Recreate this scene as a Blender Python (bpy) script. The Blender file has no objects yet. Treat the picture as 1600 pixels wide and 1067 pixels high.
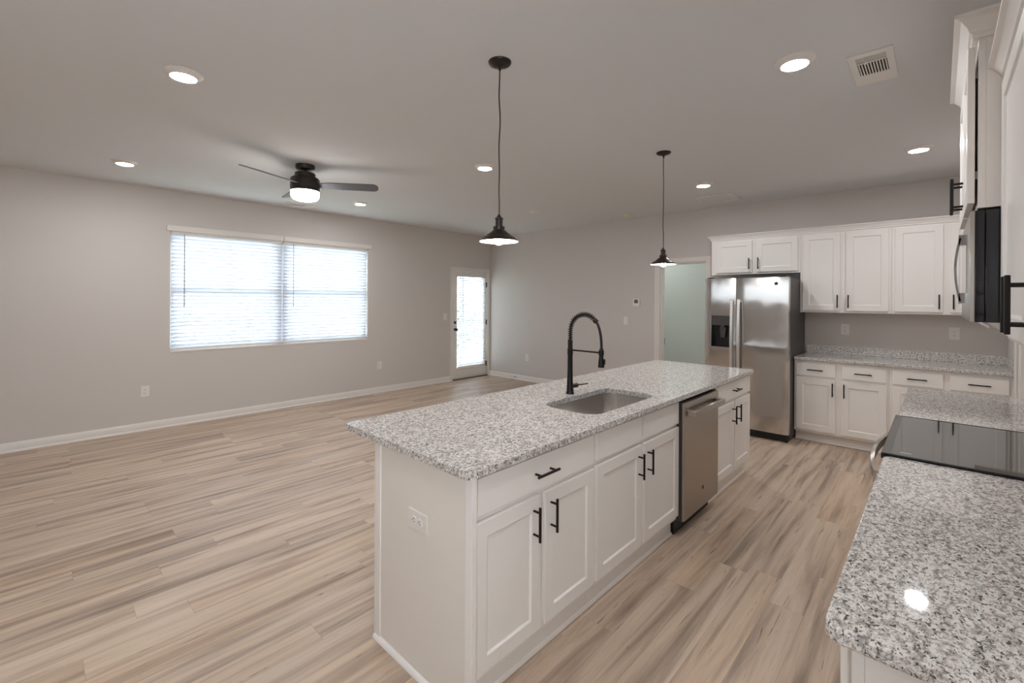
import bpy, bmesh, math, random
from mathutils import Matrix, Vector
random.seed(7)
PI = math.pi
SC = bpy.context.scene
COL = SC.collection

# ------------------------------------------------------------------ camera
XF, YW, YR, H = 6.375, 6.611, -0.475, 2.785      # far wall, window wall, range wall, ceiling
F_PX, YAW, V0, HC, ROLL = 707.99, 0.75595, 468.61, 1.515, 0.005552
cam_d = bpy.data.cameras.new('camera'); cam = bpy.data.objects.new('camera', cam_d); COL.objects.link(cam)
cam_d.sensor_width = 36.0; cam_d.lens = F_PX / 1600 * 36.0
cam_d.shift_y = -(533.5 - V0) / 1600
cam_d.clip_start = 0.02; cam_d.clip_end = 200
fw = Vector((math.cos(YAW), math.sin(YAW), 0)); rt = Vector((math.sin(YAW), -math.cos(YAW), 0)); up = Vector((0, 0, 1))
r3 = rt * math.cos(ROLL) + up * math.sin(ROLL); u3 = up * math.cos(ROLL) - rt * math.sin(ROLL)
m = Matrix.Identity(4)
for i in range(3):
    m[i][0], m[i][1], m[i][2] = r3[i], u3[i], -fw[i]
m.translation = Vector((0, 0, HC))
cam.matrix_world = m
SC.camera = cam

# ------------------------------------------------------------------ world, exposure, lamp strengths
SC.view_settings.view_transform = 'Standard'; SC.view_settings.look = 'None'
SC.view_settings.exposure = 1.34; SC.view_settings.gamma = 1.0; SC.view_settings.use_curve_mapping = False
SKY_STRENGTH = 5.0
CAN_STRENGTH = 116.0
BULB_STRENGTH = 100.0
FAN_STRENGTH = 16.0
W = bpy.data.worlds.new('sky'); SC.world = W; W.use_nodes = True
W.node_tree.nodes['Background'].inputs['Color'].default_value = (0.86, 0.94, 1.0, 1)
W.node_tree.nodes['Background'].inputs['Strength'].default_value = SKY_STRENGTH
SC.cycles.use_denoising = True
SC.cycles.max_bounces = 14; SC.cycles.diffuse_bounces = 10; SC.cycles.glossy_bounces = 4
SC.cycles.sample_clamp_indirect = 6.0
SC.cycles.caustics_reflective = False; SC.cycles.caustics_refractive = False

# ------------------------------------------------------------------ materials
def lin(c):
    c = c / 255.0
    return c / 12.92 if c <= 0.04045 else ((c + 0.055) / 1.055) ** 2.4
def rgb(r, g, b): return (lin(r), lin(g), lin(b), 1.0)
def mat(name, col, rough=0.5, metal=0.0, spec=0.5, emit=None, strength=0.0, coat=0.0):
    M = bpy.data.materials.new(name); M.use_nodes = True
    b = M.node_tree.nodes['Principled BSDF']
    b.inputs['Base Color'].default_value = col; b.inputs['Roughness'].default_value = rough
    b.inputs['Metallic'].default_value = metal; b.inputs['Specular IOR Level'].default_value = spec
    if coat: b.inputs['Coat Weight'].default_value = coat; b.inputs['Coat Roughness'].default_value = 0.05
    if emit:
        b.inputs['Emission Color'].default_value = emit; b.inputs['Emission Strength'].default_value = strength
    return M
class NT:
    def __init__(s, M): s.M = M; s.t = M.node_tree; s.b = s.t.nodes['Principled BSDF']
    def n(s, kind, **kw):
        nd = s.t.nodes.new(kind)
        for k, v in kw.items(): setattr(nd, k, v)
        return nd
    def l(s, a, b): s.t.links.new(a, b)
    def math(s, op, a, b=None, c=None):
        nd = s.n('ShaderNodeMath', operation=op)
        for i, v in enumerate((a, b, c)):
            if v is None: continue
            if isinstance(v, (int, float)): nd.inputs[i].default_value = v
            else: s.l(v, nd.inputs[i])
        return nd.outputs[0]
    def noise(s, vec, scale, detail=2.0, rough=0.5, dist=0.0):
        nd = s.n('ShaderNodeTexNoise'); s.l(vec, nd.inputs['Vector'])
        nd.inputs['Scale'].default_value = scale; nd.inputs['Detail'].default_value = detail
        nd.inputs['Roughness'].default_value = rough; nd.inputs['Distortion'].default_value = dist
        return nd.outputs['Fac']
    def ramp(s, fac, stops):
        nd = s.n('ShaderNodeValToRGB'); s.l(fac, nd.inputs['Fac'])
        e = nd.color_ramp.elements
        while len(e) > 1: e.remove(e[-1])
        e[0].position, e[0].color = stops[0][0], stops[0][1]
        for p, c in stops[1:]:
            x = e.new(p); x.color = c
        return nd.outputs['Color']
    def mix(s, fac, a, b, mode='MIX'):
        nd = s.n('ShaderNodeMix', data_type='RGBA', blend_type=mode)
        for sock, v in ((nd.inputs[0], fac), (nd.inputs[6], a), (nd.inputs[7], b)):
            if isinstance(v, (int, float)): sock.default_value = v
            elif isinstance(v, tuple): sock.default_value = v
            else: s.l(v, sock)
        return nd.outputs[2]
    def bump(s, height, strength, dist=0.002):
        nd = s.n('ShaderNodeBump'); nd.inputs['Strength'].default_value = strength; nd.inputs['Distance'].default_value = dist
        s.l(height, nd.inputs['Height']); s.l(nd.outputs['Normal'], s.b.inputs['Normal'])
def g(v): return (v, v, v, 1)

def paint(name, col, rough=0.75):
    M = mat(name, col, rough, spec=0.3); N = NT(M)
    tc = N.n('ShaderNodeTexCoord').outputs['Object']
    N.bump(N.noise(tc, 220, 2), 0.06, 0.001)
    return M
WALL = paint('greige wall paint', rgb(205, 199, 194))
CEIL = paint('ceiling paint', rgb(216, 216, 217), 0.85)
DAYTINT = paint('hall paint with daylight tint', rgb(196, 204, 198))  # grey-green cast of daylight put into the hall wall colour
TRIM = mat('white trim paint', rgb(222, 217, 211), 0.35)
CAB = mat('white cabinet paint', rgb(233, 229, 225), 0.33)
PANELM = paint('island panel paint', rgb(226, 219, 211), 0.5)
BLACK = mat('matte black metal', rgb(32, 29, 28), 0.38, 0.6)
BRONZE = mat('dark bronze', rgb(60, 54, 50), 0.36, 0.75)
DARK = mat('black plastic', rgb(22, 21, 22), 0.45)
PLATE = mat('white plastic plate', rgb(226, 221, 216), 0.35)
SLOT = mat('outlet slot dark', rgb(70, 62, 58), 0.6)
LINING = mat('white enamel lining', rgb(238, 236, 232), 0.4)
VINYL = mat('white window vinyl', rgb(230, 231, 233), 0.4)
GLASSB = mat('black ceramic glass', rgb(24, 22, 22), 0.04, 0.0, 0.9)
MWBLACK = mat('glossy black enamel', rgb(24, 25, 32), 0.08, 0.0, 0.6)
CHROME = mat('polished steel', rgb(205, 207, 212), 0.08, 1.0)
CHARCOAL = mat('charcoal appliance side', rgb(74, 70, 69), 0.45, 0.3)  # dark grey finish of the appliance bodies
NICKEL = mat('satin nickel', rgb(120, 116, 112), 0.3, 1.0)
YELLOWLIT = mat('yellow lit plastic', rgb(222, 216, 190), 0.4)
SCREEN = mat('lcd screen', rgb(92, 90, 84), 0.2)
LENS = mat('lit lens', g(0.9), 0.4, emit=(0.985, 0.99, 1.0, 1), strength=CAN_STRENGTH)
BULB = mat('lit bulb', g(0.9), 0.4, emit=(1.0, 0.95, 0.90, 1), strength=BULB_STRENGTH)
FANLENS = mat('lit fan lens', g(0.9), 0.4, emit=(1.0, 0.975, 0.95, 1), strength=FAN_STRENGTH)
BLADE = mat('fan blade charcoal', rgb(92, 92, 98), 0.38)

def steel(name, col, rough, wav):
    M = mat(name, col, rough, 1.0); N = NT(M)
    tc = N.n('ShaderNodeTexCoord').outputs['Object']
    mp = N.n('ShaderNodeMapping'); N.l(tc, mp.inputs['Vector']); mp.inputs['Scale'].default_value = (260, 260, 1.5)
    f = N.noise(mp.outputs[0], 3.0, 2)
    N.b.inputs['Anisotropic'].default_value = 0.9
    tg = N.n('ShaderNodeTangent', direction_type='RADIAL', axis='Z'); N.l(tg.outputs[0], N.b.inputs['Tangent'])
    mp2 = N.n('ShaderNodeMapping'); N.l(tc, mp2.inputs['Vector']); mp2.inputs['Scale'].default_value = (3.4, 3.4, 1.6)
    w = N.noise(mp2.outputs[0], 1.6, 1)
    b2 = N.n('ShaderNodeBump'); b2.inputs['Strength'].default_value = wav; b2.inputs['Distance'].default_value = 0.02
    N.l(w, b2.inputs['Height'])
    b1 = N.n('ShaderNodeBump'); b1.inputs['Strength'].default_value = 0.03; b1.inputs['Distance'].default_value = 0.001
    N.l(f, b1.inputs['Height']); N.l(b2.outputs[0], b1.inputs['Normal']); N.l(b1.outputs[0], N.b.inputs['Normal'])
    return M
STEEL = steel('brushed stainless steel', rgb(208, 206, 204), 0.11, 0.18)
STEELD = steel('dishwasher stainless steel', rgb(186, 180, 173), 0.3, 0.1)
BRIGHT = mat('bright satin steel', rgb(222, 220, 218), 0.32, 1.0)
SINKM = mat('satin sink steel', rgb(212, 208, 204), 0.24, 1.0)

def granite():
    M = mat('speckled white granite', g(0.6), 0.04, spec=0.5); N = NT(M)
    tc = N.n('ShaderNodeTexCoord').outputs['Object']
    mp = N.n('ShaderNodeMapping'); N.l(tc, mp.inputs['Vector']); mp.inputs['Rotation'].default_value = (0, 0, 0.5); mp.inputs['Scale'].default_value = (1.15, 1.6, 1.4)
    v = mp.outputs[0]
    base = N.ramp(N.noise(v, 55, 3, 0.6, 0.4), [(0.34, rgb(150, 145, 141)), (0.45, rgb(192, 187, 183)), (0.56, rgb(226, 223, 220)), (0.72, rgb(208, 200, 191))])
    tan = N.ramp(N.noise(v, 38, 2), [(0.60, g(0)), (0.70, g(1))])
    base = N.mix(N.math('MULTIPLY', tan, 0.35), base, rgb(186, 168, 150))
    dk = N.ramp(N.noise(v, 105, 3, 0.62, 0.8), [(0.395, g(1)), (0.44, g(0))])
    base = N.mix(N.math('MULTIPLY', dk, 0.92), base, rgb(52, 48, 48))
    gr = N.ramp(N.noise(v, 84, 2, 0.55), [(0.575, g(0)), (0.64, g(1))])
    base = N.mix(N.math('MULTIPLY', gr, 0.75), base, rgb(128, 121, 117))
    N.l(base, N.b.inputs['Base Color'])
    return M
GRANITE = granite()

def planks():
    M = mat('rustic vinyl planks', g(0.4), 0.42, spec=0.4); N = NT(M)
    geo = N.n('ShaderNodeNewGeometry').outputs['Position']
    sx = N.n('ShaderNodeSeparateXYZ'); N.l(geo, sx.inputs[0])
    PW, PL = 0.152, 1.22
    yy = N.math('DIVIDE', N.math('ADD', sx.outputs[1], 20.05), PW)
    row = N.math('FLOOR', yy); fy = N.math('FRACT', yy)
    wn = N.n('ShaderNodeTexWhiteNoise', noise_dimensions='1D'); N.l(row, wn.inputs['W'])
    xx = N.math('DIVIDE', N.math('ADD', N.math('ADD', sx.outputs[0], 20.0), N.math('MULTIPLY', wn.outputs['Value'], PL * 7)), PL)
    colm = N.math('FLOOR', xx); fx = N.math('FRACT', xx)
    cv = N.n('ShaderNodeCombineXYZ'); N.l(row, cv.inputs[0]); N.l(colm, cv.inputs[1])
    w2 = N.n('ShaderNodeTexWhiteNoise', noise_dimensions='3D'); N.l(cv.outputs[0], w2.inputs['Vector'])
    rnd = w2.outputs['Value']; rc = N.n('ShaderNodeSeparateColor'); N.l(w2.outputs['Color'], rc.inputs[0])
    # grain coordinates: stretched along the plank, shifted per plank
    gv = N.n('ShaderNodeCombineXYZ')
    N.l(N.math('ADD', N.math('MULTIPLY', sx.outputs[0], 0.62), N.math('MULTIPLY', rc.outputs[0], 37.0)), gv.inputs[0])
    N.l(N.math('ADD', N.math('MULTIPLY', sx.outputs[1], 10.0), N.math('MULTIPLY', rc.outputs[1], 53.0)), gv.inputs[1])
    N.l(N.math('MULTIPLY', rc.outputs[2], 19.0), gv.inputs[2])
    v = gv.outputs[0]
    broad = N.noise(v, 1.5, 3, 0.55, 0.5)
    base = N.ramp(broad, [(0.28, rgb(142, 127, 114)), (0.41, rgb(176, 157, 140)), (0.53, rgb(200, 181, 162)), (0.70, rgb(210, 193, 175))])
    tint = N.ramp(rnd, [(0.0, rgb(236, 231, 228)), (0.35, rgb(246, 242, 238)), (0.7, rgb(255, 252, 248)), (1.0, rgb(250, 240, 230))])
    base = N.mix(0.85, base, tint, 'MULTIPLY')
    fine = N.ramp(N.noise(v, 9.0, 4, 0.65, 0.3), [(0.3, g(0.86)), (0.5, g(1.0)), (0.75, g(1.04))])
    base = N.mix(0.8, base, fine, 'MULTIPLY')
    mv = N.n('ShaderNodeMapping'); N.l(v, mv.inputs['Vector']); mv.inputs['Scale'].default_value = (1.5, 1.9, 1)
    crack = N.ramp(N.noise(mv.outputs[0], 2.8, 4, 0.62, 1.0), [(0.325, g(1)), (0.352, g(0))])
    base = N.mix(N.math('MULTIPLY', crack, 0.7), base, rgb(92, 80, 73))
    def edge(f, wdt):
        return N.math('LESS_THAN', N.math('MINIMUM', f, N.math('SUBTRACT', 1.0, f)), wdt)
    seam = N.math('MAXIMUM', edge(fy, 0.008), edge(fx, 0.0012))
    base = N.mix(N.math('MULTIPLY', seam, 0.24), base, rgb(96, 84, 76))
    N.l(base, N.b.inputs['Base Color'])
    N.bump(N.math('SUBTRACT', N.noise(v, 22, 2), N.math('MULTIPLY', seam, 1.5)), 0.12, 0.001)
    return M
FLOORM = planks()

def slat_material():
    M = bpy.data.materials.new('translucent blind slat'); M.use_nodes = True
    t = M.node_tree; t.nodes.remove(t.nodes['Principled BSDF'])
    d = t.nodes.new('ShaderNodeBsdfDiffuse'); d.inputs[0].default_value = rgb(236, 238, 242)
    tr = t.nodes.new('ShaderNodeBsdfTranslucent'); tr.inputs[0].default_value = rgb(232, 238, 246)
    mx = t.nodes.new('ShaderNodeMixShader'); mx.inputs[0].default_value = 0.3
    t.links.new(d.outputs[0], mx.inputs[1]); t.links.new(tr.outputs[0], mx.inputs[2])
    t.links.new(mx.outputs[0], t.nodes['Material Output'].inputs['Surface'])
    return M
SLAT = slat_material()
def pane_material():
    M = bpy.data.materials.new('clear window pane'); M.use_nodes = True
    t = M.node_tree; t.nodes.remove(t.nodes['Principled BSDF'])
    a = t.nodes.new('ShaderNodeBsdfTransparent'); a.inputs[0].default_value = (0.96, 0.98, 0.98, 1)
    b = t.nodes.new('ShaderNodeBsdfGlossy'); b.inputs['Roughness'].default_value = 0.02
    mx = t.nodes.new('ShaderNodeMixShader'); mx.inputs[0].default_value = 0.06
    t.links.new(a.outputs[0], mx.inputs[1]); t.links.new(b.outputs[0], mx.inputs[2])
    t.links.new(mx.outputs[0], t.nodes['Material Output'].inputs['Surface'])
    return M
PANE = pane_material()
LAWN = mat('pale dry lawn', rgb(146, 147, 132), 0.9)
LEAFM = mat('dark green leaves', rgb(66, 84, 52), 0.6)
BARKM = mat('grey brown bark', rgb(92, 80, 68), 0.8)

# ------------------------------------------------------------------ mesh helpers
class MB:
    def __init__(s): s.v = []; s.f = []; s.mi = []; s.cur = 0
    def add(s, vs, fs):
        o = len(s.v); s.v += [tuple(p) for p in vs]
        for f in fs: s.f.append([i + o for i in f]); s.mi.append(s.cur)
        return s
    def box(s, x0, x1, y0, y1, z0, z1):
        vs = [(x, y, z) for x in (x0, x1) for y in (y0, y1) for z in (z0, z1)]
        return s.add(vs, [(0, 1, 3, 2), (4, 6, 7, 5), (0, 4, 5, 1), (2, 3, 7, 6), (0, 2, 6, 4), (1, 5, 7, 3)])
    def tube(s, pts, r, n=12, caps=True):
        pts = [Vector(p) for p in pts]; rs = r if isinstance(r, (list, tuple)) else [r] * len(pts)
        rings = []; ref = None
        for i, p in enumerate(pts):
            t = (pts[min(i + 1, len(pts) - 1)] - pts[max(i - 1, 0)]).normalized()
            if ref is None:
                ref = Vector((0, 0, 1)) if abs(t.z) < 0.9 else Vector((1, 0, 0))
            a = t.cross(ref).normalized(); b = t.cross(a).normalized(); ref = a.cross(t) * 1.0
            ref = b * -1.0 if b.dot(ref) < 0 else b
            ref = t.cross(a).normalized(); ref = a.cross(t).normalized()
            rings.append([p + (a * math.cos(2 * PI * k / n) + b * math.sin(2 * PI * k / n)) * rs[i] for k in range(n)])
        vs = [q for R in rings for q in R]; fs = []
        for i in range(len(rings) - 1):
            for k in range(n):
                fs.append((i * n + k, i * n + (k + 1) % n, (i + 1) * n + (k + 1) % n, (i + 1) * n + k))
        if caps:
            fs.append(tuple(range(n - 1, -1, -1))); fs.append(tuple((len(rings) - 1) * n + k for k in range(n)))
        return s.add(vs, fs)
    def cyl(s, p0, p1, r, n=14): return s.tube([p0, p1], r, n)
    def lathe(s, prof, c=(0, 0, 0), n=32, axis='z'):
        vs = []; fs = []; idx = []
        for (r, h) in prof:
            if r < 1e-6:
                idx.append([len(vs)]); vs.append((0, 0, h))
            else:
                idx.append(list(range(len(vs), len(vs) + n)))
                vs += [(r * math.cos(2 * PI * k / n), r * math.sin(2 * PI * k / n), h) for k in range(n)]
        for A, B in zip(idx, idx[1:]):
            for k in range(n):
                a, b = A[k % len(A)], A[(k + 1) % len(A)]; c2, d = B[(k + 1) % len(B)], B[k % len(B)]
                f = []
                for q in (a, b, c2, d):
                    if q not in f: f.append(q)
                if len(f) > 2: fs.append(f)
        if axis == 'x': vs = [(h, x, y) for x, y, h in vs]
        elif axis == 'y': vs = [(x, h, y) for x, y, h in vs]
        vs = [(x + c[0], y + c[1], z + c[2]) for x, y, z in vs]
        return s.add(vs, fs)
    def prism(s, poly, lo, hi, axis='z'):
        n = len(poly)
        def P(a, b, h): return {'z': (a, b, h), 'y': (a, h, b), 'x': (h, a, b)}[axis]
        vs = [P(a, b, lo) for a, b in poly] + [P(a, b, hi) for a, b in poly]
        fs = [tuple(range(n - 1, -1, -1)), tuple(range(n, 2 * n))]
        fs += [(i, (i + 1) % n, n + (i + 1) % n, n + i) for i in range(n)]
        return s.add(vs, fs)
    def sweep(s, path, prof, closed=False):
        # path: xy points; prof: (outward, z) ring; outward = to the right of travel
        n = len(path); P = [Vector(p) for p in path]; rings = []
        for i in range(n):
            d1 = (P[i] - P[i - 1]).normalized() if i > 0 else (P[1] - P[0]).normalized()
            d2 = (P[i + 1] - P[i]).normalized() if i < n - 1 else d1
            n1 = Vector((d1.y, -d1.x)); n2 = Vector((d2.y, -d2.x))
            mt = (n1 + n2); mt = mt / max(1e-6, mt.dot(n1)) if mt.length > 1e-6 else n1
            rings.append([(P[i].x + mt.x * o, P[i].y + mt.y * o, z) for o, z in prof])
        k = len(prof); vs = [q for R in rings for q in R]; fs = []
        for i in range(n - 1):
            for j in range(k):
                fs.append((i * k + j, i * k + (j + 1) % k, (i + 1) * k + (j + 1) % k, (i + 1) * k + j))
        fs.append(tuple(range(k))); fs.append(tuple((n - 1) * k + j for j in range(k - 1, -1, -1)))
        return s.add(vs, fs)
    def shaker(s, x0, x1, z0, z1, yf, th=0.02, st=0.06, rec=0.008):
        # door slab, front face at yf, back at yf+th, facing -y
        R = [[(x0, yf), (x1, yf)], ]
        def ring(i, y): return [(x0 + i, y, z0 + i), (x1 - i, y, z0 + i), (x1 - i, y, z1 - i), (x0 + i, y, z1 - i)]
        rs = [ring(0, yf + th), ring(0, yf), ring(st, yf), ring(st + 0.006, yf + rec)]
        vs = [q for r in rs for q in r]; fs = [(3, 2, 1, 0)]
        for i in range(3):
            for k in range(4):
                fs.append((i * 4 + k, i * 4 + (k + 1) % 4, (i + 1) * 4 + (k + 1) % 4, (i + 1) * 4 + k))
        fs.append((12, 13, 14, 15))
        return s.add(vs, fs)
    def rot(s, M, start=0):
        for i in range(start, len(s.v)): s.v[i] = tuple(M @ Vector(s.v[i]))
        return s

def link(name, mb, mats, parent=None, bev=0.0, smooth=None, label=None, seg=2):
    me = bpy.data.meshes.new(name); me.from_pydata(mb.v, [], mb.f)
    if not isinstance(mats, (list, tuple)): mats = [mats]
    for q in mats: me.materials.append(q)
    if len(mats) > 1: me.polygons.foreach_set('material_index', mb.mi)
    bm = bmesh.new(); bm.from_mesh(me); bmesh.ops.recalc_face_normals(bm, faces=bm.faces); bm.to_mesh(me); bm.free()
    o = bpy.data.objects.new(name, me); COL.objects.link(o)
    if parent: o.parent = parent
    if smooth:
        me.polygons.foreach_set('use_smooth', [True] * len(me.polygons))
        me.set_sharp_from_angle(angle=math.radians(smooth))
    if bev:
        b = o.modifiers.new('soft edge', 'BEVEL'); b.width = bev; b.segments = seg; b.limit_method = 'ANGLE'; b.angle_limit = math.radians(40)
        if not smooth: b.harden_normals = False
    if label: o['label'] = label
    return o
def tag(o, label, cat, group=None, kind=None):
    o['label'] = label; o['category'] = cat
    if group: o['group'] = group
    if kind: o['kind'] = kind
    return o
def thing(name, label, cat, loc=(0, 0, 0), rz=0.0, group=None):
    o = bpy.data.objects.new(name, None); COL.objects.link(o); o.empty_display_size = 0.1
    o.location = loc; o.rotation_euler = (0, 0, rz)
    return tag(o, label, cat, group)
def struct(name, mb, mats, parent=None, bev=0.0, smooth=None):
    o = link(name, mb, mats, parent, bev, smooth)
    if not parent: o['kind'] = 'structure'
    return o
def sgroup(name, loc=(0, 0, 0), rz=0):
    o = bpy.data.objects.new(name, None); COL.objects.link(o); o.location = loc; o.rotation_euler = (0, 0, rz)
    o['kind'] = 'structure'; return o
def rrect(x0, x1, y0, y1, r, n=8):
    pts = []
    for cx, cy, a in ((x1 - r, y1 - r, 0), (x0 + r, y1 - r, 90), (x0 + r, y0 + r, 180), (x1 - r, y0 + r, 270)):
        for k in range(n + 1):
            t = math.radians(a + 90 * k / n); pts.append((cx + r * math.cos(t), cy + r * math.sin(t)))
    return pts
def slab_with_hole(outer, inner, z0, z1):
    bm = bmesh.new(); es = []
    for loop in (outer, inner):
        vs = [bm.verts.new((x, y, z0)) for x, y in loop]
        es += [bm.edges.new((vs[i], vs[(i + 1) % len(vs)])) for i in range(len(vs))]
    r = bmesh.ops.triangle_fill(bm, use_beauty=True, edges=es)
    ex = bmesh.ops.extrude_face_region(bm, geom=bm.faces[:])
    bmesh.ops.translate(bm, vec=(0, 0, z1 - z0), verts=[q for q in ex['geom'] if isinstance(q, bmesh.types.BMVert)])
    mb = MB(); bm.verts.index_update()
    mb.add([v.co[:] for v in bm.verts], [[v.index for v in f.verts] for f in bm.faces]); bm.free()
    return mb

# ================================================================== SETTING
XB = -3.2                                    # wall behind the camera
WT = 0.14
struct('floor', MB().box(XB - 0.1, XF + 2.2, YR - 0.1, YW + 0.05, -0.1, 0), FLOORM)
struct('ceiling', MB().box(XB - 0.1, XF + 2.2, YR - 0.1, YW + WT, H, H + 0.1), CEIL)
WX0, WX1, WZ0, WZ1 = 1.125, 3.671, 0.883, 2.315          # window opening
DX0, DX1, DZ1 = 5.395, 6.285, 2.066                      # patio door opening
w = MB()
w.box(XB - 0.1, WX0, YW, YW + WT, 0, H); w.box(WX0, WX1, YW, YW + WT, 0, WZ0); w.box(WX0, WX1, YW, YW + WT, WZ1, H)
w.box(WX1, DX0, YW, YW + WT, 0, H); w.box(DX0, DX1, YW, YW + WT, DZ1, H); w.box(DX1, XF + 2.2, YW, YW + WT, 0, H)
struct('wall_left', w, WALL)
HY0, HY1, HZ1 = 2.335, 3.0, 2.062                        # hall doorway in the far wall
w = MB()
w.box(XF, XF + 0.12, HY1, YW, 0, H); w.box(XF, XF + 0.12, HY0, HY1, HZ1, H); w.box(XF, XF + 0.12, YR, HY0, 0, H)
struct('wall_far', w, WALL)
PX0, PX1, PZ1 = 4.85, 5.62, 2.062                        # pantry door in the range wall
w = MB()
NX0, NX1, NZ0, NZ1 = -1.5, -0.3, 0.85, 2.3              # unseen window added behind the camera for fill light, same wall
w.box(XB - 0.1, NX0, YR - 0.12, YR, 0, H); w.box(NX0, NX1, YR - 0.12, YR, 0, NZ0); w.box(NX0, NX1, YR - 0.12, YR, NZ1, H)
w.box(NX1, PX0, YR - 0.12, YR, 0, H); w.box(PX0, PX1, YR - 0.12, YR, PZ1, H); w.box(PX1, XF + 0.12, YR - 0.12, YR, 0, H)
struct('wall_right', w, WALL)
NY0, NY1, NZS = 0.3, 5.6, (1.62, 1.645, 1.80, 1.825, 1.98, 2.01)       # three unseen slits added behind the camera for bright streaks in the fridge
w = MB(); w.box(XB - 0.12, XB, YR - 0.12, NY0, 0, H); w.box(XB - 0.12, XB, NY1, YW + WT, 0, H)
for a, c_ in ((0, NZS[0]), (NZS[1], NZS[2]), (NZS[3], NZS[4]), (NZS[5], H)): w.box(XB - 0.12, XB, NY0, NY1, a, c_)
struct('wall_near', w, WALL)
w = MB(); w.box(XF + 1.5, XF + 1.62, 0.9, 4.4, 0, H); w.box(XF + 0.12, XF + 1.5, 4.28, 4.4, 0, H); w.box(XF + 0.12, XF + 1.5, 0.9, 1.02, 0, H)
struct('wall_hall', w, DAYTINT)

BASEP = [(0, 0), (0.026, 0), (0.026, 0.006), (0.022, 0.014), (0.014, 0.02), (0.014, 0.068), (0.010, 0.078), (0.006, 0.088), (0, 0.092)]
b = MB(); b.sweep([(XB, YW), (DX0 - 0.058, YW)], BASEP)
struct('baseboard_left', b, TRIM, smooth=30)
b = MB(); b.sweep([(DX1 + 0.058, YW), (XF, YW), (XF, HY1 + 0.09)], BASEP)
struct('baseboard_far', b, TRIM, smooth=30)

# ---- twin window
win = sgroup('window_1', (0, YW, 0))
yo, yi = 0.075, 0.125
fr = MB()
XM = 2.392
for a, c in ((WX0, XM - 0.035), (XM + 0.035, WX1)):
    fr.box(a, a + 0.05, yo, yi, WZ0, WZ1); fr.box(c - 0.05, c, yo, yi, WZ0, WZ1)
    fr.box(a + 0.05, c - 0.05, yo, yi, WZ0, WZ0 + 0.055); fr.box(a + 0.05, c - 0.05, yo, yi, WZ1 - 0.05, WZ1)
    fr.box(a + 0.05, c - 0.05, yo - 0.005, yi, 1.595, 1.645)
fr.box(XM - 0.035, XM + 0.035, 0.06, 0.135, WZ0, WZ1)
struct('window_frame', fr, VINYL, win, bev=0.003)
for a, c in ((WX0, XM - 0.035), (XM + 0.035, WX1)):
    struct('pane', MB().box(a + 0.05, c - 0.05, 0.098, 0.102, WZ0 + 0.05, WZ1 - 0.05), PANE, win)
struct('window_sill', MB().box(WX0 - 0.0, WX1 + 0.0, -0.006, 0.075, WZ0 - 0.014, WZ0 + 0.004), TRIM, win, bev=0.002)

nw = sgroup('added_window_2', (0, YR, 0)); f = MB()
for i in range(2):
    a, c_ = NX0 + (NX1 - NX0) * i / 2, NX0 + (NX1 - NX0) * (i + 1) / 2
    f.box(a, a + 0.05, -0.1, -0.05, NZ0, NZ1); f.box(c_ - 0.05, c_, -0.1, -0.05, NZ0, NZ1); f.box(a + 0.05, c_ - 0.05, -0.1, -0.05, NZ0, NZ0 + 0.05); f.box(a + 0.05, c_ - 0.05, -0.1, -0.05, NZ1 - 0.05, NZ1)
struct('window_frame', f, VINYL, nw)
nw = sgroup('added_window_3', (XB, 0, 0)); f = MB()
for a, c_ in ((0, 1), (2, 3), (4, 5)):
    f.box(-0.1, -0.06, NY0, NY1, NZS[a], NZS[a] + 0.002); f.box(-0.1, -0.06, NY0, NY1, NZS[c_] - 0.002, NZS[c_])
struct('window_frame', f, VINYL, nw)

# ---- patio door
door = sgroup('door_1', (0, YW, 0))
c = MB()
CW = 0.058
for a0, a1, z0, z1 in ((DX0 - CW, DX0, 0, DZ1 + 0.065), (DX1, DX1 + CW, 0, DZ1 + 0.065), (DX0, DX1, DZ1, DZ1 + 0.065)):
    c.box(a0, a1, -0.016, 0, z0, z1)
c.box(DX0, DX0 + 0.014, 0, WT, 0, DZ1); c.box(DX1 - 0.014, DX1, 0, WT, 0, DZ1); c.box(DX0 + 0.014, DX1 - 0.014, 0, WT, DZ1 - 0.014, DZ1)
struct('door_casing', c, TRIM, door, bev=0.004)
GX0, GX1, GZ0, GZ1 = 5.515, 6.165, 0.235, 1.95
s0, s1 = DX0 + 0.017, DX1 - 0.017
d = MB()
d.box(s0, GX0, 0.012, 0.056, 0.025, DZ1 - 0.017); d.box(GX1, s1, 0.012, 0.056, 0.025, DZ1 - 0.017)
d.box(GX0, GX1, 0.012, 0.056, 0.025, GZ0); d.box(GX0, GX1, 0.012, 0.056, GZ1, DZ1 - 0.017)
struct('door_slab', d, TRIM, door)
d = MB()
for a0, a1, z0, z1 in ((GX0 - 0.03, GX0, GZ0 - 0.03, GZ1 + 0.03), (GX1, GX1 + 0.03, GZ0 - 0.03, GZ1 + 0.03), (GX0, GX1, GZ0 - 0.03, GZ0), (GX0, GX1, GZ1, GZ1 + 0.03)):
    d.box(a0, a1, 0.0, 0.012, z0, z1)
struct('lite_frame', d, TRIM, door, bev=0.004)
struct('pane', MB().box(GX0, GX1, 0.03, 0.036, GZ0, GZ1), PANE, door)
struct('threshold', MB().box(DX0, DX1, -0.03, WT, 0, 0.022), NICKEL, door, bev=0.004)
k = MB(); k.lathe([(0, 0.0), (0.027, 0.0), (0.027, -0.006), (0.011, -0.008), (0.010, -0.03), (0.022, -0.036), (0.027, -0.05), (0.024, -0.062), (0, -0.066)], (5.462, 0.012, 0.955), 20, 'y')
struct('knob', k, BRONZE, door, smooth=40)
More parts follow.
